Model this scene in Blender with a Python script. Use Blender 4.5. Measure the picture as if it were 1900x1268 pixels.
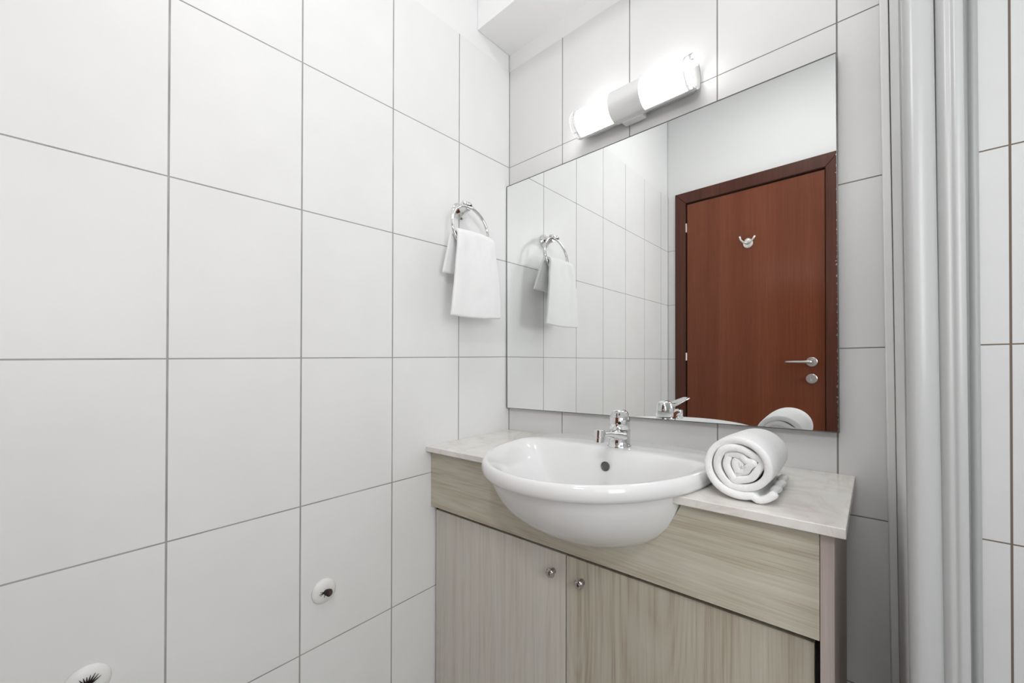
import bpy, bmesh, math, random
from mathutils import Vector, Matrix, noise
random.seed(4)
C = bpy.context.scene.collection
for o in list(bpy.data.objects): bpy.data.objects.remove(o, do_unlink=True)
scene = bpy.context.scene

# ------------------------------------------------------------------ camera, light, exposure
# metres; corner of left wall and mirror wall is x=0,y=0; z=0 is a grout line 1.10 m above the floor
FLOOR, CEIL = -1.10, 1.40
ROOM_X, ROOM_Y = 1.75, -1.352
SX, SY = 0.01892, 0.00673            # all heights sheared along both walls, fitted to the tile rows in view

cam = bpy.data.cameras.new('camera'); camo = bpy.data.objects.new('camera', cam); C.objects.link(camo)
camo.location = (0.865988, -0.954168, -0.002784)
camo.rotation_euler = (1.57644273, -0.00197650, 0.72956370)
cam.sensor_fit = 'HORIZONTAL'; cam.sensor_width = 36
cam.lens = 755.214 / 1900 * 36
cam.shift_x = 0.0; cam.shift_y = 25.93 / 1900
cam.clip_start = 0.01; cam.clip_end = 50
scene.camera = camo

scene.view_settings.view_transform = 'Standard'; scene.view_settings.look = 'None'
scene.view_settings.gamma = 1; scene.view_settings.use_curve_mapping = False
scene.view_settings.exposure = 0.0

w = bpy.data.worlds.new('world'); scene.world = w; w.use_nodes = True
w.node_tree.nodes['Background'].inputs[0].default_value = (1, 1, 1, 1)
w.node_tree.nodes['Background'].inputs[1].default_value = 0.0

TUBE_EMIT = 5.2
SIDE_FILL_EMIT = 9.0
CEIL_FILL_W = 4.2
FRONT_FILL_W = 4.2
def area(name, loc, rot, sx, sy, power, col=(1, 1, 1)):
    l = bpy.data.lights.new(name, 'AREA'); l.shape = 'RECTANGLE'; l.size = sx; l.size_y = sy
    l.energy = power; l.color = col
    o = bpy.data.objects.new(name, l); C.objects.link(o); o.location = loc; o.rotation_euler = rot
    return o
area('ceiling_fill_light', (0.60, -0.75, 1.335), (0, 0, 0), 0.30, 0.30, CEIL_FILL_W)  # fill light added from above, its lamp is out of view
area('front_fill_light', (0.90, -1.255, 0.72), (math.radians(66), 0, math.radians(6)), 0.20, 0.20, FRONT_FILL_W)  # frontal fill added behind the camera

# ------------------------------------------------------------------ helpers
def sh(v):
    return Vector((v[0], v[1], v[2] + SX * v[0] + SY * v[1]))

def empty(name, loc, label=None, cat=None, group=None, kind=None):
    o = bpy.data.objects.new(name, None); C.objects.link(o)
    o.location = sh(loc); o.empty_display_size = 0.05
    tag(o, label, cat, group, kind); return o

def tag(o, label=None, cat=None, group=None, kind=None):
    if label: o['label'] = label
    if cat: o['category'] = cat
    if group: o['group'] = group
    if kind: o['kind'] = kind
    return o

def root(o):
    while o.parent: o = o.parent
    return o

def obj(name, bm, mat, parent=None, origin=None, smooth=False, bevel=0, bseg=2, sub=0, solid=0, auto=None):
    """bm holds room coordinates; it is linked as one mesh"""
    if parent is not None: org = root(parent).location.copy()
    else: org = sh(origin) if origin is not None else Vector((0, 0, 0))
    bmesh.ops.recalc_face_normals(bm, faces=bm.faces[:])
    for v in bm.verts: v.co = sh(v.co) - org
    me = bpy.data.meshes.new(name); bm.to_mesh(me); bm.free()
    o = bpy.data.objects.new(name, me); C.objects.link(o)
    mats = mat if isinstance(mat, (list, tuple)) else [mat]
    for m in mats: me.materials.append(m)
    if parent is not None: o.parent = parent
    else: o.location = org
    if smooth:
        for p in me.polygons: p.use_smooth = True
    if solid:
        m = o.modifiers.new('solid', 'SOLIDIFY'); m.thickness = solid; m.offset = 0
    if bevel:
        m = o.modifiers.new('bevel', 'BEVEL'); m.width = bevel; m.segments = bseg; m.limit_method = 'ANGLE'; m.angle_limit = math.radians(40)
    if sub:
        m = o.modifiers.new('sub', 'SUBSURF'); m.levels = sub; m.render_levels = sub
    if auto:
        for p in me.polygons: p.use_smooth = True
        me.set_sharp_from_angle(angle=math.radians(auto))
    return o

def box(bm, x0, x1, y0, y1, z0, z1, mi=0):
    vs = [bm.verts.new((x, y, z)) for x in (x0, x1) for y in (y0, y1) for z in (z0, z1)]
    for f in ((0, 1, 3, 2), (4, 6, 7, 5), (0, 4, 5, 1), (2, 3, 7, 6), (0, 2, 6, 4), (1, 5, 7, 3)):
        fc = bm.faces.new([vs[i] for i in f]); fc.material_index = mi
    return bm

def nb(): return bmesh.new()

def prism(bm, pts, a0, a1, axis, lean=None):
    """polygon extruded along axis ('x','y','z'); pts are the other two coordinates in order"""
    def P(p, a):
        if axis == 'z': v = [p[0], p[1], a]
        elif axis == 'y': v = [p[0], a, p[1]]
        else: v = [a, p[0], p[1]]
        if lean: v[0] += lean * v[2]
        return v
    A = [bm.verts.new(P(p, a0)) for p in pts]; B = [bm.verts.new(P(p, a1)) for p in pts]
    n = len(pts)
    for i in range(n): bm.faces.new((A[i], A[(i + 1) % n], B[(i + 1) % n], B[i]))
    bm.faces.new(A); bm.faces.new(B[::-1])
    return bm

def rings(bm, rs, cap0=False, cap1=False, closed=True):
    R = [[bm.verts.new(p) for p in r] for r in rs]
    n = len(R[0])
    for a, b in zip(R[:-1], R[1:]):
        for i in range(n if closed else n - 1):
            j = (i + 1) % n
            bm.faces.new((a[i], a[j], b[j], b[i]))
    if cap0: bm.faces.new(R[0])
    if cap1: bm.faces.new(R[-1][::-1])
    return bm

def frame_of(d):
    d = Vector(d).normalized(); u = Vector((0, 0, 1)) if abs(d.z) < .9 else Vector((1, 0, 0))
    a = d.cross(u).normalized(); b = d.cross(a).normalized(); return d, a, b

def lathe(bm, c, d, prof, n=40, cap0=True, cap1=True):
    """prof: (distance along d, radius)"""
    d, a, b = frame_of(d); c = Vector(c)
    rs = [[c + d * t + (a * math.cos(2 * math.pi * k / n) + b * math.sin(2 * math.pi * k / n)) * r for k in range(n)] for t, r in prof]
    return rings(bm, rs, cap0, cap1)

def tube(bm, path, rad, n=14, closed=False, flat=1.0):
    path = [Vector(p) for p in path]; m = len(path); rs = []
    prev = None
    for i, p in enumerate(path):
        if closed: t = path[(i + 1) % m] - path[i - 1]
        else: t = path[min(i + 1, m - 1)] - path[max(i - 1, 0)]
        t.normalize()
        if prev is None:
            _, a, b = frame_of(t)
        else:
            a = (prev - t * prev.dot(t)).normalized(); b = t.cross(a)
        prev = a
        r = rad[i] if isinstance(rad, (list, tuple)) else rad
        rs.append([p + a * math.cos(2 * math.pi * k / n) * r + b * math.sin(2 * math.pi * k / n) * r * flat for k in range(n)])
    if closed: rs.append(rs[0]); 
    rings(bm, rs, not closed, not closed)
    if closed: bmesh.ops.remove_doubles(bm, verts=bm.verts[:], dist=1e-6)
    return bm

# ------------------------------------------------------------------ materials
def mat(name, col=(.8, .8, .8), rough=.5, metal=0, spec=.5, emit=None, estr=0, trans=0, ior=1.45, coat=0):
    m = bpy.data.materials.new(name); m.use_nodes = True; b = m.node_tree.nodes['Principled BSDF']
    b.inputs['Base Color'].default_value = (*col, 1); b.inputs['Roughness'].default_value = rough
    b.inputs['Metallic'].default_value = metal; b.inputs['Specular IOR Level'].default_value = spec
    b.inputs['IOR'].default_value = ior; b.inputs['Transmission Weight'].default_value = trans
    b.inputs['Coat Weight'].default_value = coat
    if emit: b.inputs['Emission Color'].default_value = (*emit, 1); b.inputs['Emission Strength'].default_value = estr
    return m
class NT:
    def __init__(s, m): s.t = m.node_tree; s.b = s.t.nodes['Principled BSDF']
    def n(s, ty, **k):
        nd = s.t.nodes.new(ty)
        for a, v in k.items():
            if a.startswith('i_'): nd.inputs[a[2:]].default_value = v
            else: setattr(nd, a, v)
        return nd
    def l(s, a, b): s.t.links.new(a, b)
    def math(s, op, a, b=None, c=None, clamp=False):
        nd = s.t.nodes.new('ShaderNodeMath'); nd.operation = op; nd.use_clamp = clamp
        for i, v in enumerate((a, b, c)):
            if v is None: continue
            if isinstance(v, (int, float)): nd.inputs[i].default_value = v
            else: s.l(v, nd.inputs[i])
        return nd.outputs[0]
    def ramp(s, v, stops):
        nd = s.t.nodes.new('ShaderNodeValToRGB'); e = nd.color_ramp.elements
        while len(e) < len(stops): e.new(.5)
        for el, (p, c) in zip(e, stops): el.position = p; el.color = (*c, 1) if len(c) == 3 else c
        s.l(v, nd.inputs[0]); return nd.outputs[0]
    def mix(s, f, a, b):
        nd = s.t.nodes.new('ShaderNodeMix'); nd.data_type = 'RGBA'
        for i, v in ((0, f), (6, a), (7, b)):
            if isinstance(v, (int, float)): nd.inputs[i].default_value = v
            elif isinstance(v, tuple): nd.inputs[i].default_value = (*v, 1)
            else: s.l(v, nd.inputs[i])
        return nd.outputs[2]

def tile_mat(name, axis, pu, grout, wu=.0012, wz=.00095, brown=None, alb=1.0):
    m = mat(name, rough=.3, spec=.38); t = NT(m)
    g = t.n('ShaderNodeNewGeometry'); sp = t.n('ShaderNodeSeparateXYZ'); t.l(g.outputs['Position'], sp.inputs[0])
    X, Y, Z = sp.outputs
    u = t.math('DIVIDE', X if axis == 'x' else Y, pu)
    z = t.math('SUBTRACT', t.math('SUBTRACT', Z, t.math('MULTIPLY', X, SX)), t.math('MULTIPLY', Y, SY))
    r = t.math('DIVIDE', z, .3)
    def dist(v, p):  # distance to nearest integer, metres
        fr = t.math('FRACT', t.math('ADD', v, 100.5)); return t.math('MULTIPLY', t.math('ABSOLUTE', t.math('SUBTRACT', fr, .5)), p)
    du, dz = dist(u, pu), dist(r, .3)
    def line(d, wd):
        mr = t.n('ShaderNodeMapRange'); mr.interpolation_type = 'SMOOTHSTEP'
        mr.inputs[1].default_value = wd * .8; mr.inputs[2].default_value = wd * 1.25; mr.inputs[3].default_value = 1; mr.inputs[4].default_value = 0
        t.l(d, mr.inputs[0]); return mr.outputs[0]
    gl = t.math('MAXIMUM', line(du, wu), t.math('MULTIPLY', line(dz, wz), t.math('LESS_THAN', r, 2.5)))
    # per tile value
    cb = t.n('ShaderNodeCombineXYZ'); t.l(t.math('FLOOR', u), cb.inputs[0]); t.l(t.math('FLOOR', r), cb.inputs[1])
    wn = t.n('ShaderNodeTexWhiteNoise'); wn.noise_dimensions = '3D'; t.l(cb.outputs[0], wn.inputs[0])
    nz = t.n('ShaderNodeTexNoise'); nz.inputs['Scale'].default_value = 9; nz.inputs['Detail'].default_value = 4
    t.l(g.outputs['Position'], nz.inputs['Vector'])
    v = t.math('ADD', t.math('MULTIPLY', wn.outputs[0], .12), t.math('MULTIPLY', nz.outputs[0], .88))
    tc = t.ramp(v, [(.25, (.80 * alb, .80 * alb, .797 * alb)), (.8, (.84 * alb, .84 * alb, .838 * alb))])
    gn = t.n('ShaderNodeTexNoise'); gn.inputs['Scale'].default_value = 14; gn.inputs['Detail'].default_value = 3
    t.l(g.outputs['Position'], gn.inputs['Vector'])
    gc = t.ramp(gn.outputs[0], [(.35, tuple(c * .75 for c in grout)), (.65, grout)])
    if brown:
        mr = t.n('ShaderNodeMapRange'); mr.inputs[1].default_value = .80; mr.inputs[2].default_value = .95; t.l(X, mr.inputs[0])
        gc = t.mix(mr.outputs[0], gc, brown)
    t.l(t.mix(gl, tc, gc), t.b.inputs['Base Color'])
    rr = t.n('ShaderNodeMapRange'); rr.inputs[3].default_value = .36; rr.inputs[4].default_value = .85; t.l(gl, rr.inputs[0]); t.l(rr.outputs[0], t.b.inputs['Roughness'])
    wv = t.n('ShaderNodeTexNoise'); wv.inputs['Scale'].default_value = 5; wv.inputs['Detail'].default_value = 1; t.l(g.outputs['Position'], wv.inputs['Vector'])
    h = t.math('SUBTRACT', t.math('MULTIPLY', wv.outputs[0], .25), t.math('MULTIPLY', gl, 1.0))
    bp = t.n('ShaderNodeBump'); bp.inputs['Strength'].default_value = .6; bp.inputs['Distance'].default_value = .001
    t.l(h, bp.inputs['Height']); t.l(bp.outputs[0], t.b.inputs['Normal'])
    return m

def plaster_mat(name='plaster', col=(.85, .85, .85)):
    m = mat(name, col, .85); t = NT(m)
    nz = t.n('ShaderNodeTexNoise'); nz.inputs['Scale'].default_value = 60; nz.inputs['Detail'].default_value = 5
    g = t.n('ShaderNodeNewGeometry'); t.l(g.outputs['Position'], nz.inputs['Vector'])
    bp = t.n('ShaderNodeBump'); bp.inputs['Strength'].default_value = .15; bp.inputs['Distance'].default_value = .001
    t.l(nz.outputs[0], bp.inputs['Height']); t.l(bp.outputs[0], t.b.inputs['Normal']); return m

def wood_mat(name, grain, cols, rough=.4, fine=420, coarse=70, stretch=.02, offs=0., bump=.12, figure=.5, spec=.3):
    """grain: axis letter along which fibres run"""
    m = mat(name, cols[1], rough, spec=spec); t = NT(m)
    g = t.n('ShaderNodeNewGeometry')
    mp = t.n('ShaderNodeMapping'); mp.inputs['Location'].default_value = (offs, offs * .7, offs * 1.3)
    s = [1, 1, 1]; s['xyz'.index(grain)] = stretch; mp.inputs['Scale'].default_value = s
    t.l(g.outputs['Position'], mp.inputs[0])
    n1 = t.n('ShaderNodeTexNoise'); n1.inputs['Scale'].default_value = fine; n1.inputs['Detail'].default_value = 3; t.l(mp.outputs[0], n1.inputs['Vector'])
    n2 = t.n('ShaderNodeTexNoise'); n2.inputs['Scale'].default_value = coarse; n2.inputs['Detail'].default_value = 4; n2.inputs['Distortion'].default_value = .6; t.l(mp.outputs[0], n2.inputs['Vector'])
    # figure: nested cathedral lines
    n3 = t.n('ShaderNodeTexNoise'); n3.inputs['Scale'].default_value = 7; n3.inputs['Detail'].default_value = 1
    mp3 = t.n('ShaderNodeMapping'); s3 = [1, 1, 1]; s3['xyz'.index(grain)] = .16; mp3.inputs['Scale'].default_value = s3; mp3.inputs['Location'].default_value = (offs * 2, offs, offs)
    t.l(g.outputs['Position'], mp3.inputs[0]); t.l(mp3.outputs[0], n3.inputs['Vector'])
    fg = t.math('FRACT', t.math('MULTIPLY', n3.outputs[0], 26))
    fg = t.math('ABSOLUTE', t.math('SUBTRACT', fg, .5))
    v = t.math('ADD', t.math('MULTIPLY', n1.outputs[0], .42), t.math('MULTIPLY', n2.outputs[0], .58))
    v = t.math('ADD', v, t.math('MULTIPLY', t.math('SUBTRACT', fg, .25), figure * .35))
    t.l(t.ramp(v, [(.32, cols[0]), (.5, cols[1]), (.68, cols[2])]), t.b.inputs['Base Color'])
    bp = t.n('ShaderNodeBump'); bp.inputs['Strength'].default_value = bump; bp.inputs['Distance'].default_value = .0006
    t.l(v, bp.inputs['Height']); t.l(bp.outputs[0], t.b.inputs['Normal'])
    return m

def terry_mat(name, col=(.80, .80, .80)):
    m = mat(name, col, .95, spec=.15); t = NT(m); t.b.inputs['Sheen Weight'].default_value = .25
    g = t.n('ShaderNodeNewGeometry')
    a = t.n('ShaderNodeTexNoise'); a.inputs['Scale'].default_value = 700; a.inputs['Detail'].default_value = 2; t.l(g.outputs['Position'], a.inputs['Vector'])
    b = t.n('ShaderNodeTexNoise'); b.inputs['Scale'].default_value = 60; b.inputs['Detail'].default_value = 3; t.l(g.outputs['Position'], b.inputs['Vector'])
    h = t.math('ADD', a.outputs[0], t.math('MULTIPLY', b.outputs[0], 1.4))
    bp = t.n('ShaderNodeBump'); bp.inputs['Strength'].default_value = .5; bp.inputs['Distance'].default_value = .0016
    t.l(h, bp.inputs['Height']); t.l(bp.outputs[0], t.b.inputs['Normal']); return m

M = {}
M['tile_left'] = tile_mat('tiles on left wall', 'y', .20833, (.42, .41, .40), wu=.0014, wz=.0011)
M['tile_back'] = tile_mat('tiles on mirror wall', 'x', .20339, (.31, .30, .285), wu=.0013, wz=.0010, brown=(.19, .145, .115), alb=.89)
M['tile_front'] = tile_mat('tiles on door wall', 'x', .20339, (.33, .315, .30))
M['plaster'] = plaster_mat()
M['lit_plaster'] = plaster_mat('plaster lightened for lamplight', (.93, .93, .93))  # plaster lightened to stand in for lamplight on the beam
M['white_alu'] = mat('white lacquered metal', (.46, .465, .465), .30)
M['acrylic'] = mat('white acrylic sheet', (.72, .73, .73), .3)
M['seal'] = mat('grey rubber seal', (.35, .36, .36), .6)
M['ceramic'] = mat('white ceramic', (.80, .80, .80), .08)
M['chrome'] = mat('chrome', (.80, .80, .80), .06, metal=1)
M['satin'] = mat('satin steel', (.62, .60, .58), .32, metal=1)
M['knob'] = mat('dark nickel', (.40, .375, .36), .22, metal=1)
M['white_plastic'] = mat('white plastic', (.82, .82, .81), .35)
M['steel_white'] = mat('pale nickel', (.85, .83, .80), .3, metal=.6)
M['black'] = mat('black for cabinet shade and plug', (.015, .012, .010), .8)
M['gap'] = mat('dark shade in door gap', (.05, .035, .03), .7)
M['bristle'] = mat('dark brown bristle', (.018, .010, .010), .6)
M['rust'] = mat('brown stub end', (.075, .035, .025), .55)
M['terry'] = terry_mat('white terry cloth', (.9, .9, .9))
M['terry2'] = terry_mat('white terry hand towel', (.9, .9, .9))
M['tube'] = mat('glowing opal glass', (.9, .9, .9), .3, emit=(1, .99, .975), estr=TUBE_EMIT)
M['fill_pane'] = mat('glowing pane of added window', (.8, .8, .8), .6, emit=(.97, .99, 1), estr=SIDE_FILL_EMIT)  # glow of the added window, fill from the right
M['clear'] = mat('clear glass sleeve', (1, 1, 1), .03, trans=.92, ior=1.25)
M['brushed'] = mat('brushed aluminium', (.86, .86, .86), .35, metal=.45)
M['overflow'] = mat('overflow sieve', (.16, .16, .155), .35, metal=.8)
lw = ((.42, .36, .275), (.54, .51, .415), (.61, .595, .50))
M['wood_h'] = wood_mat('pale oak laminate, grain across', 'x', lw, .42, offs=3.1, figure=.3)
M['wood_v'] = wood_mat('pale oak laminate, grain upright', 'z', ((.53, .485, .43), (.60, .575, .515), (.645, .635, .575)), .42, offs=0., figure=.35)
M['wood_v2'] = wood_mat('pale oak laminate, wide figure', 'z', ((.38, .32, .245), (.50, .465, .38), (.56, .54, .455)), .42, offs=5.3, figure=.6)
M['wood_side'] = wood_mat('pinkish oak laminate edge', 'z', ((.42, .335, .30), (.50, .42, .385), (.55, .485, .45)), .42, offs=1.3, figure=.2)
M['mahogany'] = wood_mat('red brown veneer', 'z', ((.150, .042, .019), (.185, .053, .025), (.220, .068, .033)), .24, fine=180, coarse=14, offs=2., bump=.03, figure=.12, spec=.3)
M['mahogany_d'] = wood_mat('dark brown door frame', 'z', ((.060, .020, .013), (.085, .029, .019), (.115, .041, .027)), .3, fine=180, coarse=14, offs=4., bump=.05, figure=.1)

def marble():
    m = mat('cream marble', (.66, .64, .60), .16); t = NT(m); g = t.n('ShaderNodeNewGeometry')
    a = t.n('ShaderNodeTexNoise'); a.inputs['Scale'].default_value = 7; a.inputs['Detail'].default_value = 9; a.inputs['Distortion'].default_value = 1.8; t.l(g.outputs['Position'], a.inputs['Vector'])
    v = t.math('ABSOLUTE', t.math('SUBTRACT', a.outputs[0], .5))
    c1 = t.ramp(v, [(.0, (.69, .65, .60)), (.03, (.77, .745, .705)), (.14, (.81, .80, .77))])
    b = t.n('ShaderNodeTexNoise'); b.inputs['Scale'].default_value = 30; b.inputs['Detail'].default_value = 5; t.l(g.outputs['Position'], b.inputs['Vector'])
    c2 = t.ramp(b.outputs[0], [(.35, (.74, .69, .65)), (.6, (.82, .81, .785))])
    t.l(t.mix(.35, c1, c2), t.b.inputs['Base Color']); return m
M['marble'] = marble()

def mirror_mat():
    m = mat('mirror silvering', (.90, .915, .905), .0, metal=1); t = NT(m)
    g = t.n('ShaderNodeNewGeometry'); sp = t.n('ShaderNodeSeparateXYZ'); t.l(g.outputs['Position'], sp.inputs[0])
    X, Y, Z = sp.outputs
    # tarnish eating in from the right-hand edge, a few specks low on the left
    nz = t.n('ShaderNodeTexNoise'); nz.inputs['Scale'].default_value = 140; nz.inputs['Detail'].default_value = 5; t.l(g.outputs['Position'], nz.inputs['Vector'])
    edge = t.math('SUBTRACT', .8165, X)      # distance from the edge
    th = t.math('SUBTRACT', t.math('MULTIPLY', t.math('SUBTRACT', nz.outputs[0], .46), .016), edge)
    f = t.math('MULTIPLY', t.math('GREATER_THAN', th, -.0012), .8)
    t.l(t.mix(f, (.90, .915, .905), (.10, .09, .08)), t.b.inputs['Base Color'])
    t.l(t.math('MULTIPLY', f, .5), t.b.inputs['Roughness']); return m
M['mirror'] = mirror_mat()
M['mirror_edge'] = mat('dark mirror edge', (.13, .13, .125), .35, metal=.5)

def floor_mat():
    m = mat('pale bounce floor tiles', (.3, .28, .26), .4); t = NT(m); g = t.n('ShaderNodeNewGeometry')
    br = t.n('ShaderNodeTexBrick'); br.offset = 0; br.inputs['Scale'].default_value = 1
    br.inputs['Color1'].default_value = (.74, .72, .69, 1); br.inputs['Color2'].default_value = (.78, .76, .73, 1); br.inputs['Mortar'].default_value = (.15, .14, .13, 1)  # unseen floor, tiles lightened to bounce light up at the vanity
    br.inputs['Mortar Size'].default_value = .003; br.inputs['Brick Width'].default_value = .3; br.inputs['Row Height'].default_value = .3
    t.l(g.outputs['Position'], br.inputs['Vector']); t.l(br.outputs[0], t.b.inputs['Base Color']); return m
M['floor'] = floor_mat()

# ------------------------------------------------------------------ the room
TT = .905        # top of the tiling
def struct(name, bm, m, **k): return tag(obj(name, bm, m, **k), kind='structure')
T = .12
b = nb(); box(b, -T, 0, ROOM_Y, 0, FLOOR, TT, 0); box(b, -T, -.004, ROOM_Y, 0, TT, CEIL, 1)
struct('wall_left', b, [M['tile_left'], M['plaster']])
b = nb(); box(b, -T, ROOM_X + T, 0, T, FLOOR, TT, 0); box(b, -T, ROOM_X + T, .004, T, TT, CEIL, 1)
struct('wall_back', b, [M['tile_back'], M['plaster']])
b = nb(); box(b, ROOM_X, ROOM_X + T, ROOM_Y, 0, FLOOR, TT, 0); box(b, ROOM_X + .004, ROOM_X + T, ROOM_Y, 0, TT, CEIL, 1)
struct('wall_right', b, [M['tile_left'], M['plaster']])
# wall with the doorway (opening x .094-.708)
DX0, DX1, DTOP = .094, .712, .846
b = nb()
for x0, x1, z0 in ((-T, DX0, FLOOR), (DX1, ROOM_X + T, FLOOR), (DX0, DX1, DTOP)):
    box(b, x0, x1, ROOM_Y - T, ROOM_Y, z0, TT, 0)
box(b, -T, ROOM_X + T, ROOM_Y - T, ROOM_Y - .003, TT, CEIL, 1)
struct('wall_front', b, [M['tile_front'], M['plaster']])
b = nb(); box(b, -T, ROOM_X + T, ROOM_Y - T, T, FLOOR - .1, FLOOR); struct('floor', b, M['floor'])
b = nb(); box(b, -T, ROOM_X + T, ROOM_Y - T, T, CEIL, CEIL + .1); struct('ceiling', b, M['lit_plaster'])
# dropped beam along the mirror wall
b = nb(); box(b, -.003, ROOM_X, -.136, .004, .9604, CEIL); struct('trim_1', b, M['lit_plaster'])
# plaster reveal between tiles and beam is the wall itself

# ------------------------------------------------------------------ door in the wall opposite the mirror
door = empty('door_1', (.40, ROOM_Y, FLOOR), 'red brown wooden door with satin lever handle, seen in the mirror', 'door', kind='structure')
def architrave(b):
    yb, yf = ROOM_Y + .0005, ROOM_Y + .014
    o0, o1, i0, i1 = .0435, .7560, .0985, .7010
    ot, it = .9020, .8420
    def sec(A, Bp):  # quads mitred at the corners
        pass
    # left, right, top as mitred prisms
    prism(b, [(o0, FLOOR), (i0, FLOOR), (i0, it), (o0, ot)], yb, yf, 'y')
    prism(b, [(i1, FLOOR), (o1, FLOOR), (o1, ot), (i1, it)], yb, yf, 'y')
    prism(b, [(o0, ot), (i0, it), (i1, it), (o1, ot)], yb, yf, 'y')
b = nb(); architrave(b); fr = obj('door_frame', b, M['mahogany_d'], door, bevel=.003)
b = nb()  # jambs and backing inside the opening, dark to stand in for gap shade
box(b, DX0, DX0 + .004, ROOM_Y - .10, ROOM_Y, FLOOR, DTOP); box(b, DX1 - .004, DX1, ROOM_Y - .10, ROOM_Y, FLOOR, DTOP)
box(b, DX0, DX1, ROOM_Y - .10, ROOM_Y, DTOP - .004, DTOP)
box(b, DX0, DX1, ROOM_Y - .075, ROOM_Y - .05, FLOOR, DTOP)
obj('door_jamb', b, M['gap'], door)
b = nb(); box(b, .1035, .6985, ROOM_Y - .038, ROOM_Y + .002, FLOOR + .006, .8370)
obj('door_leaf', b, M['mahogany'], door, bevel=.0015)
for z0, z1 in ((.686, .733), (-.008, .033)):
    b = nb(); lathe(b, (.1010, ROOM_Y + .0085, z0), (0, 0, 1), [(0, .0035), (z1 - z0, .0035)], 14)
    box(b, .1010, .1040, ROOM_Y + .002, ROOM_Y + .006, z0, z1)
    tag(obj('hinge', b, M['steel_white'], door, auto=40), 'pale metal hinge knuckle')
hx, hz = .6500, -.022; yd = ROOM_Y + .002
b = nb(); lathe(b, (hx, yd, hz), (0, 1, 0), [(0, .0215), (.006, .0215), (.0085, .019), (.009, .010), (.03, .0085), (.0345, .0085)], 36)
hd = obj('handle_rose', b, M['satin'], door, auto=35)
b = nb(); tube(b, [(hx + .002, yd + .036, hz), (hx - .010, yd + .037, hz), (hx - .03, yd + .037, hz + .0005), (hx - .065, yd + .036, hz + .001), (hx - .096, yd + .035, hz + .0015)], [.0082, .0075, .0055, .005, .0052], 16)
tag(obj('handle_lever', b, M['satin'], hd, smooth=True), 'straight satin steel lever')
b = nb(); lathe(b, (hx, yd, hz - .076), (0, 1, 0), [(0, .0215), (.006, .0215), (.0085, .019)], 36)
lk = obj('lock_rose', b, M['satin'], door, auto=35)
b = nb(); box(b, hx - .0028, hx + .0028, yd + .0085, yd + .021, hz - .076 - .011, hz - .076 + .011)
obj('thumb_turn', b, M['chrome'], lk, bevel=.0015)

# coat hook on the door leaf
hk = empty('coat_hook', (.3965, yd, .566), 'pale metal double coat hook on the brown door, seen in the mirror', 'hook')
b = nb(); lathe(b, (.3965, yd, .566), (0, 1, 0), [(0, .0215), (.004, .0215), (.006, .018)], 32)
obj('hook_plate', b, M['steel_white'], hk, auto=35)
b = nb(); lathe(b, (.3965, yd + .005, .575), (0, 1, 0), [(0, .017), (.010, .015), (.016, .009)], 26)
tube(b, [(.3965, yd + .012, .566), (.380, yd + .022, .570), (.370, yd + .030, .582), (.366, yd + .034, .600)], [.006, .0045, .004, .0042], 12)
obj('hook_prong', b, M['steel_white'], hk, smooth=True)
b = nb(); tube(b, [(.3965, yd + .012, .566), (.412, yd + .022, .569), (.424, yd + .030, .579), (.432, yd + .034, .590)], [.006, .0045, .004, .0042], 12)
obj('hook_prong', b, M['steel_white'], hk, smooth=True)

# added ceiling lamp body, unseen (carries the ceiling fill light)
cl = empty('ceiling_fill_lamp', (.60, -.75, CEIL - .06), 'round white fill lamp added on the ceiling, above the view', 'lamp')
b = nb(); lathe(b, (.60, -.75, CEIL - .001), (0, 0, -1), [(0, .17), (.018, .17), (.022, .165)], 40)
obj('fill_lamp_base', b, M['white_plastic'], cl, auto=35)
b = nb(); lathe(b, (.60, -.75, CEIL - .023), (0, 0, -1), [(0, .16), (.010, .158), (.02, .14), (.028, .1), (.031, .05)], 40)
obj('fill_lamp_shade', b, M['white_plastic'], cl, auto=35)

# added window in the right wall, unseen: its glowing pane gives fill light
win = tag(empty('fill_window_1', (ROOM_X, -1.05, -.10)), kind='structure')
WY0, WY1, WZ0, WZ1 = -1.30, -.80, -.10, .70
b = nb()
for a0, a1, c0, c1 in ((WY0, WY1, WZ0, WZ0 + .04), (WY0, WY1, WZ1 - .04, WZ1), (WY0, WY0 + .04, WZ0 + .04, WZ1 - .04), (WY1 - .04, WY1, WZ0 + .04, WZ1 - .04)):
    box(b, ROOM_X - .02, ROOM_X - .0005, a0, a1, c0, c1)
obj('fill_window_frame', b, M['white_alu'], win, bevel=.002)
b = nb(); box(b, ROOM_X - .008, ROOM_X - .0006, WY0 + .04, WY1 - .04, WZ0 + .04, WZ1 - .04)
obj('fill_window_pane', b, M['fill_pane'], win)

# added fill lamp on the door wall, unseen behind the camera
sc = empty('front_fill_lamp', (.90, ROOM_Y, .72), 'white square fill lamp added right of the door, behind the viewpoint', 'lamp')
b = nb(); box(b, .79, 1.01, ROOM_Y + .0005, ROOM_Y + .02, .60, .84); obj('back_plate', b, M['white_plastic'], sc, bevel=.003)
b = nb(); prism(b, [(ROOM_Y + .0205, .59), (ROOM_Y + .0205, .86), (ROOM_Y + .050, .83), (ROOM_Y + .085, .61), (ROOM_Y + .050, .59)], .80, 1.00, 'x')
obj('fill_lamp_shade', b, M['white_plastic'], sc, bevel=.004)

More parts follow.
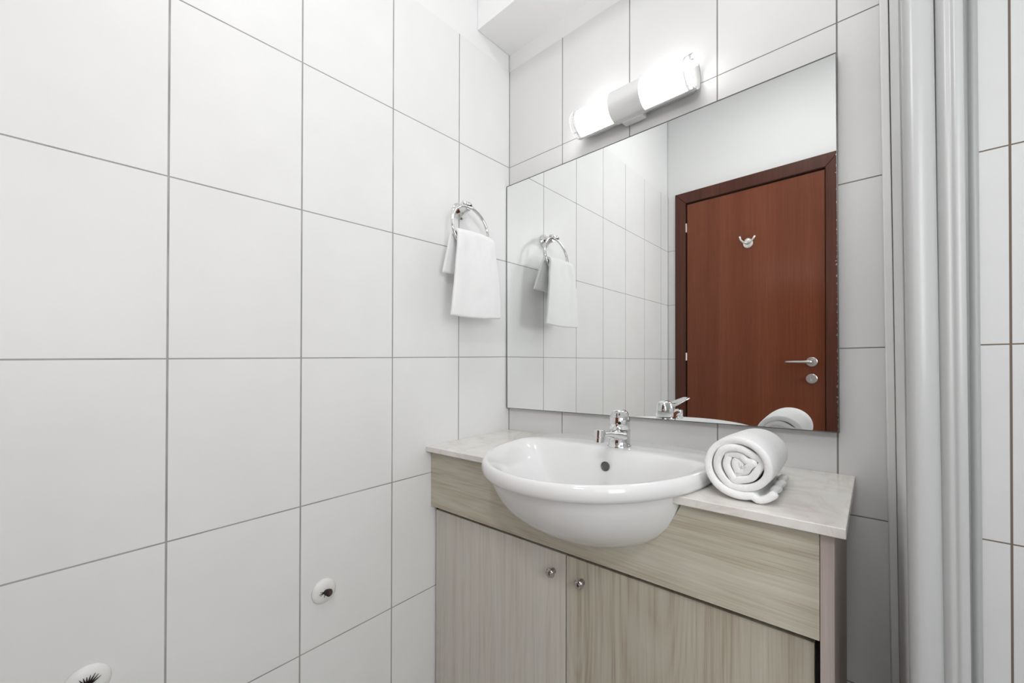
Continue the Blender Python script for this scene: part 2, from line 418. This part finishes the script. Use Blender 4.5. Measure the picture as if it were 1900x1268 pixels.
# ------------------------------------------------------------------ mirror
mr = empty('wall_mirror', (.41, -.001, -.159), 'large frameless wall mirror above the washbasin', 'mirror')
TL, TR, BR, BL = (.0015, .5350), (.8139, .5378), (.8168, -.1527), (.0045, -.1600)
b = nb(); prism(b, [TL, TR, BR, BL], -.0145, -.0005, 'y')
for f in b.faces: f.material_index = 1
b.faces.ensure_lookup_table(); b.normal_update()
for f in b.faces:
    if abs(f.normal.y) > .9 and f.calc_center_median().y < -.01: f.material_index = 0
obj('mirror_glass', b, [M['mirror'], M['mirror_edge']], mr)
def lerp(a, c, t): return (a[0] + (c[0] - a[0]) * t, a[1] + (c[1] - a[1]) * t)
def inset(d):
    cx_, cz_ = .409, .190
    return [(p[0] + (d if p[0] < cx_ else -d), p[1] + (d if p[1] < cz_ else -d)) for p in (TL, TR, BR, BL)]
b = nb(); out = [TL, TR, BR, BL]; inn = inset(.0014)
for i in range(4):
    j = (i + 1) % 4
    prism(b, [out[i], out[j], inn[j], inn[i]], -.0154, -.0144, 'y')
tag(obj('mirror_rim', b, M['mirror_edge'], mr), 'thin dark ground edge of the mirror')

# ------------------------------------------------------------------ wall lamp over the mirror
LX0, LX1, LY, LZ = .278, .5785, -.0405, .6055
lamp = empty('wall_lamp', (.44, 0, LZ), 'lit tubular wall lamp with two glowing glass shades above the mirror', 'lamp')
b = nb(); box(b, LX0 + .02, LX1 - .015, -.006, -.0005, LZ - .022, LZ + .022)
obj('back_plate', b, M['white_plastic'], lamp, bevel=.002)
b = nb(); box(b, .400, .455, -.0300, -.0060, LZ - .0375, LZ + .030); obj('lamp_holder', b, M['brushed'], lamp, bevel=.003)
RA = .0335
b = nb(); rs = []
for x in (LX0 + .004, LX1 - .002):
    rs.append([(x, LY + math.cos(math.radians(a)) * (RA + .0016), LZ + math.sin(math.radians(a)) * (RA + .0016)) for a in range(-88, 48, 5)])
rings(b, rs, closed=False)
tag(obj('reflector_tray', b, M['white_plastic'], lamp, solid=.0015, auto=40), 'white metal tray behind the glass shades')
for s, (a, c) in enumerate(((LX0 + .012, .3850), (.4655, LX1 - .016))):
    b = nb(); lathe(b, (a, LY, LZ), (1, 0, 0), [(0, RA * .55), (.001, RA * .9), (.004, RA), (c - a - .001, RA), (c - a, RA * .9)], 40)
    sh_ = obj('glass_shade', b, M['tube'], lamp, auto=50)
    e0, e1 = ((LX0, LX0 + .014) if s == 0 else (LX1 - .018, LX1))
    b = nb(); lathe(b, (e0, LY, LZ), (1, 0, 0), [(0, RA * 1.00), (e1 - e0, RA * 1.02)], 40, False, False)
    tag(obj('end_sleeve', b, M['clear'], sh_, smooth=True, solid=.0025), 'clear glass end of the shade')
    xe = e0 if s == 0 else e1
    for dz in (.021, -.021):
        b = nb(); lathe(b, (xe + (.002 if s == 0 else -.006), LY - .010, LZ + dz), (1, 0, 0), [(0, .0026), (.004, .0026)], 12)
        obj('fixing_screw', b, M['satin'], sh_, auto=40)
b = nb(); n = 40; xs = (.3855, .3870, .4635, .4650); rr_ = (.0348, .0362, .0362, .0348)
rs = [[(x, LY + math.cos(math.radians(-200 + 220 * k / n)) * r * -1 * -1, 0) for k in range(1)] for x, r in zip(xs, rr_)]
rs = []
for x, r in zip(xs, rr_):
    ring = []
    for k in range(n + 1):
        th = math.radians(-118 + 236 * k / n)      # open towards the wall
        ring.append((x, LY - math.cos(th) * r, LZ + math.sin(th) * r))
    rs.append(ring)
rings(b, rs, closed=False)
tag(obj('centre_cover', b, M['brushed'], lamp, solid=.0015, auto=40), 'curved brushed metal cover between the two shades')

# ------------------------------------------------------------------ washbasin, worktop, cabinet
CX, ZR = .438, -.2005
def plan(a, yf, yb, cy, z, nf=2.05, nbk=3.6, n=160, cx=CX):
    pts = []
    for k in range(n):
        t = 2 * math.pi * k / n; c, s = math.cos(t), math.sin(t)
        e = nbk if s > 0 else nf
        x = math.copysign(abs(c) ** (2 / e), c) * a; y = math.copysign(abs(s) ** (2 / e), s) * ((yb - cy) if s > 0 else (cy - yf))
        pts.append((cx + x, cy + y, z))
    return pts
def radial(a, yf, yb, cy, z, nf=2.05, nbk=3.6, line=None, p=11, n=160, cx=CX, oy=-.262):
    """ring sampled on rays from (cx, oy); line = y of the straight back wall of the cavity"""
    pts = []
    def inside(x, y):
        e, h = (nbk, yb - cy) if y > cy else (nf, cy - yf)
        return (abs(x) / a) ** e + (abs(y - cy) / h) ** e < 1
    for k in range(n):
        t = 2 * math.pi * k / n; c, s_ = math.cos(t), math.sin(t); lo, hi = 0, .6
        for _ in range(30):
            m = (lo + hi) / 2
            if inside(c * m, oy + s_ * m): lo = m
            else: hi = m
        r = lo
        if line is not None and s_ > .02:
            r2 = (line - oy) / s_; r = (r ** -p + r2 ** -p) ** (-1 / p)
        pts.append((cx + c * r, oy + s_ * r, z))
    return pts
def basin(b):
    d = ZR
    def cav(sc, line, z, dy=0, p=11):
        # inset copies of the rim outline, pulled towards the drain
        a = .2125 * sc; f = -.262 - (.4555 - .262) * sc + dy; bk = -.262 + (.262 - .072) * sc
        return radial(a, f, bk, -.262 + .062 * sc, z, line=line, p=p)
    rs = [cav(.06, None, -.3350), cav(.24, None, -.3335), cav(.38, None, -.3270), cav(.49, -.215, -.3140, p=8), cav(.585, -.207, -.2930, p=9),
        cav(.675, -.200, -.2680, p=9), cav(.770, -.1935, -.2400, p=9), cav(.865, -.1865, -.2170, p=8), cav(.925, -.1825, -.2080, p=7), cav(.955, -.1795, -.2042, p=7),
        cav(.978, -.1750, d - .0012, p=7), cav(.990, -.1690, d - .0002, p=7)]
    rs += [radial(*r[:5]) for r in (
        (.2150, -.4575, -.0690, -.20, d - .0002), (.2175, -.4598, -.0660, -.20, d - .0020), (.2205, -.4622, -.0620, -.20, d - .0065),
        (.2218, -.4635, -.0600, -.20, d - .0130), (.2214, -.4630, -.0600, -.20, d - .0205), (.2185, -.4595, -.0630, -.20, d - .0265),
        (.2120, -.4520, -.0680, -.20, d - .0295), (.2080, -.4470, -.0720, -.20, d - .0305), (.2068, -.4450, -.0730, -.20, d - .0330),
        (.2060, -.4430, -.0740, -.20, -.2430), (.2030, -.4360, -.0790, -.20, -.2560), (.1980, -.4260, -.0860, -.20, -.2720),
        (.1900, -.4120, -.0950, -.20, -.2900), (.1770, -.3920, -.1060, -.20, -.3080), (.1580, -.3660, -.1200, -.205, -.3250),
        (.1300, -.3420, -.1400, -.21, -.3400), (.0950, -.3180, -.160, -.22, -.3500), (.0500, -.294, -.19, -.23, -.3555), (.012, -.270, -.250, -.258, -.3570))]
    rings(b, rs, True, True)
sink = empty('washbasin', (CX, -.26, -.357), 'white oval ceramic washbasin half set into the marble worktop', 'washbasin')
b = nb(); basin(b); obj('basin_bowl', b, M['ceramic'], sink, smooth=True)
b = nb(); lathe(b, (.4467, -.1938, -.2350), (0, -1, .10), [(0, .0098), (.0016, .0098), (.0022, .0085), (.0010, .0075)], 28)
tag(obj('overflow_ring', b, M['overflow'], sink, auto=40), 'dark round overflow hole in the back of the bowl')
b = nb(); lathe(b, (CX, -.27, -.3349), (0, 0, 1), [(0, .021), (.002, .021), (.003, .018)], 28)
obj('drain', b, M['chrome'], sink, auto=40)

# worktop: notch follows the basin
ZT, TH = -.2291, .0132
def yfront(x): return -.3190 + (x / .838) * .0190
notch = [(p[0], p[1]) for p in plan(.2035, -.44, -.076, -.20, 0, n=160)]
def cut(yf):
    pts = [p for p in notch if p[1] > yf(p[0])]
    # notch order runs right (angle 0) over the back to the left; keep that order
    i = [k for k, p in enumerate(notch) if p[1] > yf(p[0])]
    first = next(k for k in range(len(notch)) if k in i and (k - 1) % len(notch) not in i)
    out = []; k = first
    while k in i: out.append(notch[k]); k = (k + 1) % len(notch)
    return out
arc = cut(yfront)       # from the right front, round the back, to the left front
xr, xl = arc[0][0], arc[-1][0]
poly = [(.838, 0), (.838, yfront(.838)), (xr, yfront(xr))] + arc + [(xl, yfront(xl)), (.0005, yfront(0)), (.0005, 0)]
poly = [(x, min(y, -.0005)) for x, y in poly]
b = nb(); prism(b, poly, ZT - TH, ZT, 'z')
wt = obj('worktop', b, M['marble'], origin=(.42, -.16, ZT - TH), bevel=.0012)
tag(wt, 'thin cream marble worktop around the washbasin', 'worktop')

# cabinet
cab = empty('vanity_cabinet', (.41, -.15, FLOOR), 'pale oak vanity cabinet with two doors under the marble worktop', 'cabinet')
def yfas(x): return -.3020 + (x / .838) * .0160
FT, FB = ZT - TH, -.3870
XS0, XS1 = .8108, .8258
hole = [(-.203, FT), (-.2020, -.252), (-.194, -.268), (-.180, -.287), (-.163, -.301), (-.140, -.3150), (-.105, -.3280), (-.060, -.3360), (0, -.3390)]
hole = [(CX + x * .965, z if i == 0 else z + .004) for i, (x, z) in enumerate(hole)] + [(CX - x * .965, z if i == 0 else z + .004) for i, (x, z) in list(enumerate(hole))[-2::-1]]
fpoly = [(.0008, FT), (.0008, FB), (XS0 - .0006, FB), (XS0 - .0006, FT)] + hole[::-1]
b = nb(); A = [b.verts.new((x, yfas(x), z)) for x, z in fpoly]; Bk = [b.verts.new((x, yfas(x) + .016, z)) for x, z in fpoly]
for i in range(len(A)): j = (i + 1) % len(A); b.faces.new((A[i], A[j], Bk[j], Bk[i]))
b.faces.new(A); b.faces.new(Bk[::-1])
tag(obj('fascia', b, M['wood_h'], cab, bevel=.0006), 'pale oak front board with grain running across')
b = nb(); box(b, XS0, XS1, yfas(.82) - .0004, -.001, FLOOR + .001, FT); obj('side_panel', b, M['wood_side'], cab, bevel=.0006)
b = nb(); box(b, .0010, .0110, -.270, -.001, FLOOR + .001, FT)                     # hidden left side and shelf floor, black for the shade in the gaps
box(b, .0110, XS0, -.262, -.246, FLOOR + .06, FLOOR + .076); box(b, .0110, XS0, -.264, -.260, FLOOR + .001, FB)
box(b, .0008, .0100, -.284, -.262, FLOOR + .06, FB - .0005)  # black strip stands in for shade in the gap at the wall
obj('carcass', b, M['black'], cab)
def door_panel(x0, x1, m, kx, label=None):
    b = nb()
    def yd_(x): return yfas(x) + .0125
    z0, z1 = FLOOR + .08, FB - .0115
    vs = []
    for x in (x0, x1):
        for dy in (0, .0155):
            for z in (z0, z1): vs.append(b.verts.new((x, yd_(x) + dy, z)))
    for f in ((0, 1, 3, 2), (4, 6, 7, 5), (0, 4, 5, 1), (2, 3, 7, 6), (0, 2, 6, 4), (1, 5, 7, 3)): b.faces.new([vs[i] for i in f])
    dr = obj('door', b, m, cab, bevel=.0007)
    b = nb(); y = yd_(kx)
    prof = [(0, .0062), (.002, .0062), (.0045, .0048), (.007, .0056), (.009, .0090), (.0105, .0098), (.0118, .0098), (.0125, .0088), (.0138, .0088), (.0148, .0080),
            (.0156, .0072), (.0168, .0072), (.0178, .0058), (.0184, .0050), (.0194, .0048), (.0200, .0030), (.0203, .0010)]
    lathe(b, (kx, y, -.4385), (0, -1, 0), prof, 32)
    obj('knob', b, M['knob'], dr, auto=35)
door_panel(.0060, .4074, M['wood_v'], .3790)
door_panel(.4100, .8035, M['wood_v2'], .4455)

# ------------------------------------------------------------------ tap
FX, FY, FZ = .4515, -.141, ZR
tap = empty('basin_mixer_tap', (FX, FY, FZ), 'chrome single lever mixer tap on the back of the washbasin', 'tap')
b = nb(); lathe(b, (FX, FY, FZ - .0006), (0, 0, 1), [(0, .0245), (.003, .0245), (.0042, .0232), (.012, .0222), (.024, .0214), (.034, .0210), (.0355, .0205)], 48)
obj('tap_body', b, M['chrome'], tap, auto=50)
# spout
ya = math.radians(2.5); dx, dy = math.sin(ya), -math.cos(ya)
def sp(t, h, s): return (FX + dx * t - dy * s * -1 * -1, FY + dy * t + dx * s, FZ + h)
b = nb(); rs = []
for t, zc, hw, hh in ((.000, .0225, .0221, .0130), (.010, .0240, .0216, .0122), (.020, .0262, .0200, .0110), (.032, .0292, .0165, .0096), (.046, .0325, .0132, .0082), (.062, .0355, .0116, .0074), (.078, .0375, .0108, .0068), (.088, .0382, .0102, .0064), (.093, .0382, .0080, .0050)):
    ring = []
    for k in range(24):
        th = 2 * math.pi * k / 24; c, s = math.cos(th), math.sin(th)
        px = math.copysign(abs(c) ** .8, c) * hw; pz = math.copysign(abs(s) ** .8, s) * hh
        ring.append((FX + dx * t - dy * px, FY + dy * t + dx * px, FZ + zc + pz))
    rs.append(ring)
rings(b, rs, True, True)
obj('spout', b, M['chrome'], tap, smooth=True)
ax, ay = FX + dx * .0905, FY + dy * .0905
b = nb(); lathe(b, (ax, ay, FZ + .0475), (dx * .12, dy * .12, -1), [(0, .0098), (.001, .0112), (.014, .0112), (.0145, .0105), (.0160, .0105), (.0165, .0115), (.0245, .0115), (.0252, .0100)], 32)
obj('aerator', b, M['chrome'], tap, auto=40)
# lever cap and tongue
b = nb(); lathe(b, (FX, FY, FZ + .0362), (0, 0, 1), [(0, .0205), (.001, .0218), (.014, .0218), (.024, .0212), (.032, .0196), (.038, .0165), (.0415, .0110), (.0430, .001)], 48)
cap_ = obj('lever_cap', b, M['chrome'], tap, smooth=True)
yl = math.radians(27); lx, ly = math.sin(yl), -math.cos(yl)
b = nb(); rs = []
for t, zc, hw, hh in ((-.012, .0640, .0150, .0030), (.004, .0665, .0195, .0045), (.018, .0665, .0200, .0050), (.030, .0690, .0185, .0040), (.046, .0740, .0160, .0032), (.060, .0785, .0140, .0028), (.072, .0820, .0125, .0028), (.078, .0832, .0095, .0022)):
    ring = []
    for k in range(24):
        th = 2 * math.pi * k / 24; c, s = math.cos(th), math.sin(th)
        px = math.copysign(abs(c) ** .7, c) * hw; pz = math.copysign(abs(s) ** .7, s) * hh
        ring.append((FX + lx * t - ly * px, FY + ly * t + lx * px, FZ + zc + pz))
    rs.append(ring)
rings(b, rs, True, True)
obj('lever', b, M['chrome'], tap, smooth=True)
b = nb(); lathe(b, (FX + lx * .0195, FY + ly * .0195, FZ + .052), (lx, ly, .1), [(0, .0032), (.0024, .0032)], 14)
tag(obj('index_plug', b, M['black'], cap_, auto=40), 'small dark plug in the front of the lever cap')

# ------------------------------------------------------------------ towel ring and hand towel on the left wall
RY, RZ_, RR = -.2120, .3440, .0640
ring = empty('towel_ring', (0, -.212, .405), 'chrome towel ring on the left wall beside the mirror', 'towel ring')
b = nb(); lathe(b, (.0003, -.2100, .4060), (1, 0, 0), [(0, .0235), (.004, .0235), (.006, .0215), (.012, .0165), (.028, .0110), (.038, .0098), (.041, .0085)], 40)
obj('wall_rose', b, M['chrome'], ring, auto=40)
b = nb(); tube(b, [(.036, -.196, .4125), (.041, -.206, .4135), (.043, -.213, .4137), (.044, -.222, .4130), (.043, -.232, .4110)], .0068, 16)
obj('ring_clip', b, M['chrome'], ring, smooth=True)
b = nb()
def ringx(z): return .0420 + (.4080 - z) * .16
path = []
for k in range(64):
    th = 2 * math.pi * k / 64; z = RZ_ + math.sin(th) * RR
    path.append((ringx(z), RY - math.cos(th) * RR, z))
tube(b, path, .0043, 14, closed=True)
obj('ring', b, M['chrome'], ring, smooth=True)

def hand_towel():
    """folded towel pulled through the ring: long front, short back nearer the wall"""
    b = nb(); nu = 46
    def row(s, t):
        # s across 0..1 (camera side to mirror side), t along: -1 back hem .. 0 over the ring .. 1 front hem
        wv = math.sin(s * 9.0 + 1.0) * .5 + math.sin(s * 17.0 + .4) * .3
        if t >= 0:
            y0 = -.2745 - .0275 * t ** .8; y1 = -.1490 + .0285 * t ** .8
            y = y0 + (y1 - y0) * s
            z = .3310 + .004 * math.sin(s * 3.14) * (1 - t) - .2275 * t + (-.004 * math.sin(s * 3.1) + .003 * s) * t
            arch = (1 - min(1, t / .07)) ** 2
            x = .0735 - .012 * arch + wv * .0034 * (1 - t * .55) * min(1, t * 5) + .006 * math.sin(t * 2.6) + .0015 * noise.noise((s * 5, t * 6, 0))
            z -= .003 * arch
        else:
            q = -t
            y0 = -.2745 - .016 * q; y1 = -.1490 + .030 * q
            y = y0 + (y1 - y0) * s
            z = .3310 - .112 * q + .004 * s * q
            arch = (1 - min(1, q / .12)) ** 2
            x = .0440 + .014 * arch - .016 * q + wv * .0025 * min(1, q * 4); z -= .003 * arch
        return (x, y, z)
    ts = [-1 + i / 16 for i in range(16)] + [-.04, -.015] + [0, .015, .04] + [.04 + .96 * i / 34 for i in range(1, 35)]
    ts = sorted(set(round(t, 5) for t in ts))
    R = [[b.verts.new(row(i / nu, t)) for i in range(nu + 1)] for t in ts]
    for a, c in zip(R[:-1], R[1:]):
        for i in range(nu): b.faces.new((a[i], a[i + 1], c[i + 1], c[i]))
    # crest between the two leaves is closed by the row at t=0
    return b
tw = obj('hand_towel', hand_towel(), M['terry2'], origin=(.065, -.21, .10), smooth=True, solid=.0085, sub=1)
tag(tw, 'white hand towel hanging in the chrome ring on the tiled wall', 'towel')

# ------------------------------------------------------------------ rolled towel on the worktop
def rolled():
    b = nb(); CXr, CZr = .7120, ZT + .0520
    Y0, Y1 = -.270, -.118; nv = 30; pts = []
    turns = 3.7; N = 220; pitch = .0116; R0 = .0462
    for i in range(N + 1):
        u = i / N; a = turns * 2 * math.pi * u; r = R0 - pitch * a / (2 * math.pi)
        th = math.radians(-68) - a       # from the worktop to -x, up, over the top, clockwise seen from the front
        x = math.cos(th) * r * 1.04; z = math.sin(th) * r * .96
        k = min(1, max(0, (u - .22) / .3))   # squashed, folded heart of the roll
        x += k * (.0030 * math.sin(th * 2 + .6) + .0016 * math.sin(th * 5)); z += k * (.0036 * math.sin(th * 2 + 2.2) + .0016 * math.sin(th * 4 + 1))
        pts.append((x, z))
    tail = [(.0375, -.0330), (.0355, -.0385), (.0320, -.0430), (.0270, -.0462), (.0220, -.0472)]
    prof = tail + pts; nt = len(tail); R = []
    for j in range(nv + 1):
        v = j / nv; y = Y0 + (Y1 - Y0) * v; row = []
        for i, (x, z) in enumerate(prof):
            g = max(0, i - nt) / N
            wob = noise.noise((i * .05, v * 2.0, 1.7))
            yy = y
            if v < .15: yy += (.0075 * g + .007 * noise.noise((i * .05, 0, 9))) * (1 - v / .15)
            if v > .85: yy += (.007 * noise.noise((i * .06, 5, 3)) - .008 * g) * ((v - .85) / .15)
            tw_ = 1 + .035 * math.sin(v * math.pi) - .05 * v
            rr = tw_ * (1 + wob * .035 * (1 - g))
            px, pz = x * rr, z * rr
            if i < nt:
                f = (nt - i) / nt
                px += f * (.0070 + .0028 * math.sin(v * 23) - .004 * v); pz -= f * .0030; pz += f * (.003 + .0026 * math.sin(v * 23 + 1.1))
            row.append((CXr + px, yy, max(CZr + pz - .0045 * v, ZT + .0052)))
        R.append([b.verts.new(p) for p in row])
    for a, c in zip(R[:-1], R[1:]):
        for i in range(len(a) - 1): b.faces.new((a[i], a[i + 1], c[i + 1], c[i]))
    return b
rt = obj('rolled_towel', rolled(), M['terry'], origin=(.717, -.19, ZT), smooth=True, solid=.0108, sub=1)
tag(rt, 'rolled white towel lying on the marble worktop right of the basin', 'towel')

# ------------------------------------------------------------------ wall plugs low on the left wall
def wall_plug(y, z, r, label, stub):
    p = empty('wall_plug', (0, y, z), label, 'pipe cover')
    b = nb(); lathe(b, (.0002, y, z), (1, 0, 0), [(0, r), (.0015, r), (.004, r * .93), (.0065, r * .78), (.0085, r * .5), (.009, r * .2)], 40)
    obj('cover_disc', b, M['white_plastic'], p, smooth=True)
    d = Vector(stub).normalized()
    b = nb(); lathe(b, Vector((.007, y, z)), d, [(0, .0045), (.004, .0058), (.010, .0072), (.0125, .0072), (.014, .006)], 24)
    s = obj('pipe_stub', b, M['bristle'], p, auto=40)
    b = nb(); c = Vector((.007, y, z)) + d * .0138; lathe(b, c, d, [(0, .0055), (.0012, .0050)], 20); obj('stub_end', b, M['rust'], s, auto=40)
    return p, d
p1, d1 = wall_plug(-.578, -.489, .0255, 'round white pipe cover with dark stub, nearer the vanity cabinet', (1, .45, -.02))
for k, (dy, dz) in enumerate(((-.011, .0035), (-.013, -.0005), (-.011, -.004), (-.003, -.010))):
    b = nb(); tube(b, [(.008, -.578, -.489), (.0095, -.578 + dy * .5, -.489 + dz * .5), (.0098, -.578 + dy, -.489 + dz)], [.0011, .0008, .0003], 8)
    obj('bristle', b, M['bristle'], p1, smooth=True)
p2, d2 = wall_plug(-.9225, -.4760, .0265, 'round white pipe cover with dark bristles at the bottom left', (1, .3, -.6))
for k in range(9):
    a = math.radians(150 - 120 * k / 8); L = .0125 + .004 * random.random()
    b = nb(); tube(b, [(.0085, -.9225, -.4765), (.0105, -.9225 + math.cos(a) * L * .6, -.4765 + math.sin(a) * L * .6), (.010, -.9225 + math.cos(a) * L * 1.1, -.4765 + math.sin(a) * L * 1.1)], [.0014, .0010, .0003], 8)
    obj('bristle', b, M['bristle'], p2, smooth=True)

# ------------------------------------------------------------------ white sliding shower screen, seen almost edge-on, leaves pushed together
sf = empty('shower_screen', (.92, -.18, FLOOR), 'white sliding shower screen seen edge-on, right of the vanity', 'shower screen')
ZA, ZB = FLOOR + .001, .80
def upright(name, pts, m, parent=None, lab=None, bev=.0, lean=-.0090):
    b = nb(); prism(b, pts, ZA, ZB, 'z', lean=lean); o = obj(name, b, m, parent or sf, bevel=bev, auto=50)
    if lab: o['label'] = lab
    return o
def arcp(x0, x1, yb, bulge, n=12, p=1.0):
    return [(x0 + (x1 - x0) * i / n, yb - bulge * math.sin(math.pi * i / n) ** p) for i in range(n + 1)]
wp = upright('wall_profile', [(.8778, -.001), (.8778, -.034), (.8785, -.036), (.8877, -.036), (.8885, -.034), (.8885, -.001)], M['white_plastic'], bev=.0008, lean=-.0105)  # lighter white than the stiles, to offset the shade here
# leaf nearest the basin: sheet and its front stile
lf = upright('screen_leaf', [(.8890, -.002), (.8890, -.352), (.8920, -.352), (.8920, -.002)], M['acrylic'], lean=-.0095)
upright('edge_strip', [(.8884, -.345), (.8884, -.352), (.8890, -.3535), (.8890, -.345)], M['seal'], lf, 'thin grey seal line', lean=-.0095)
c = [(.8892, -.3560), (.8905, -.3600), (.8935, -.3625), (.8975, -.3630), (.9020, -.3615), (.9065, -.3590), (.9105, -.3555), (.9142, -.3510)]
upright('leaf_stile', [(.8892, -.330)] + c + [(.9140, -.330)], M['white_alu'], lf, lean=-.0085)
lf2 = upright('screen_leaf', [(.9180, -.002), (.9180, -.345), (.9210, -.345), (.9210, -.002)], M['acrylic'], lean=-.0060)
d_ = [(.9144 + .0192 * k / 24, -.3500 - .0042 * math.sin(math.pi * k / 24) ** .8 + .0016 * math.exp(-((k - 12) / 3.0) ** 2)) for k in range(25)]
upright('leaf_stile', [(.9144, -.325)] + d_ + [(.9336, -.325)], M['white_alu'], lf2, lean=-.0055)
upright('wall_channel', [(.9550, -.001), (.9550, -.003), (.9755, -.003)] + [(.9810 - .0055 * math.cos(math.radians(a)), -.003 - .009 * math.sin(math.radians(a))) for a in (0, 20, 40, 60, 80, 90, 100, 120, 140, 160, 180)] + [(.9865, -.001)], M['white_alu'], lean=-.003)
b = nb(); box(b, .8760, .9400, -.372, -.001, ZB, ZB + .03); obj('top_rail', b, M['white_alu'], sf, bevel=.003)
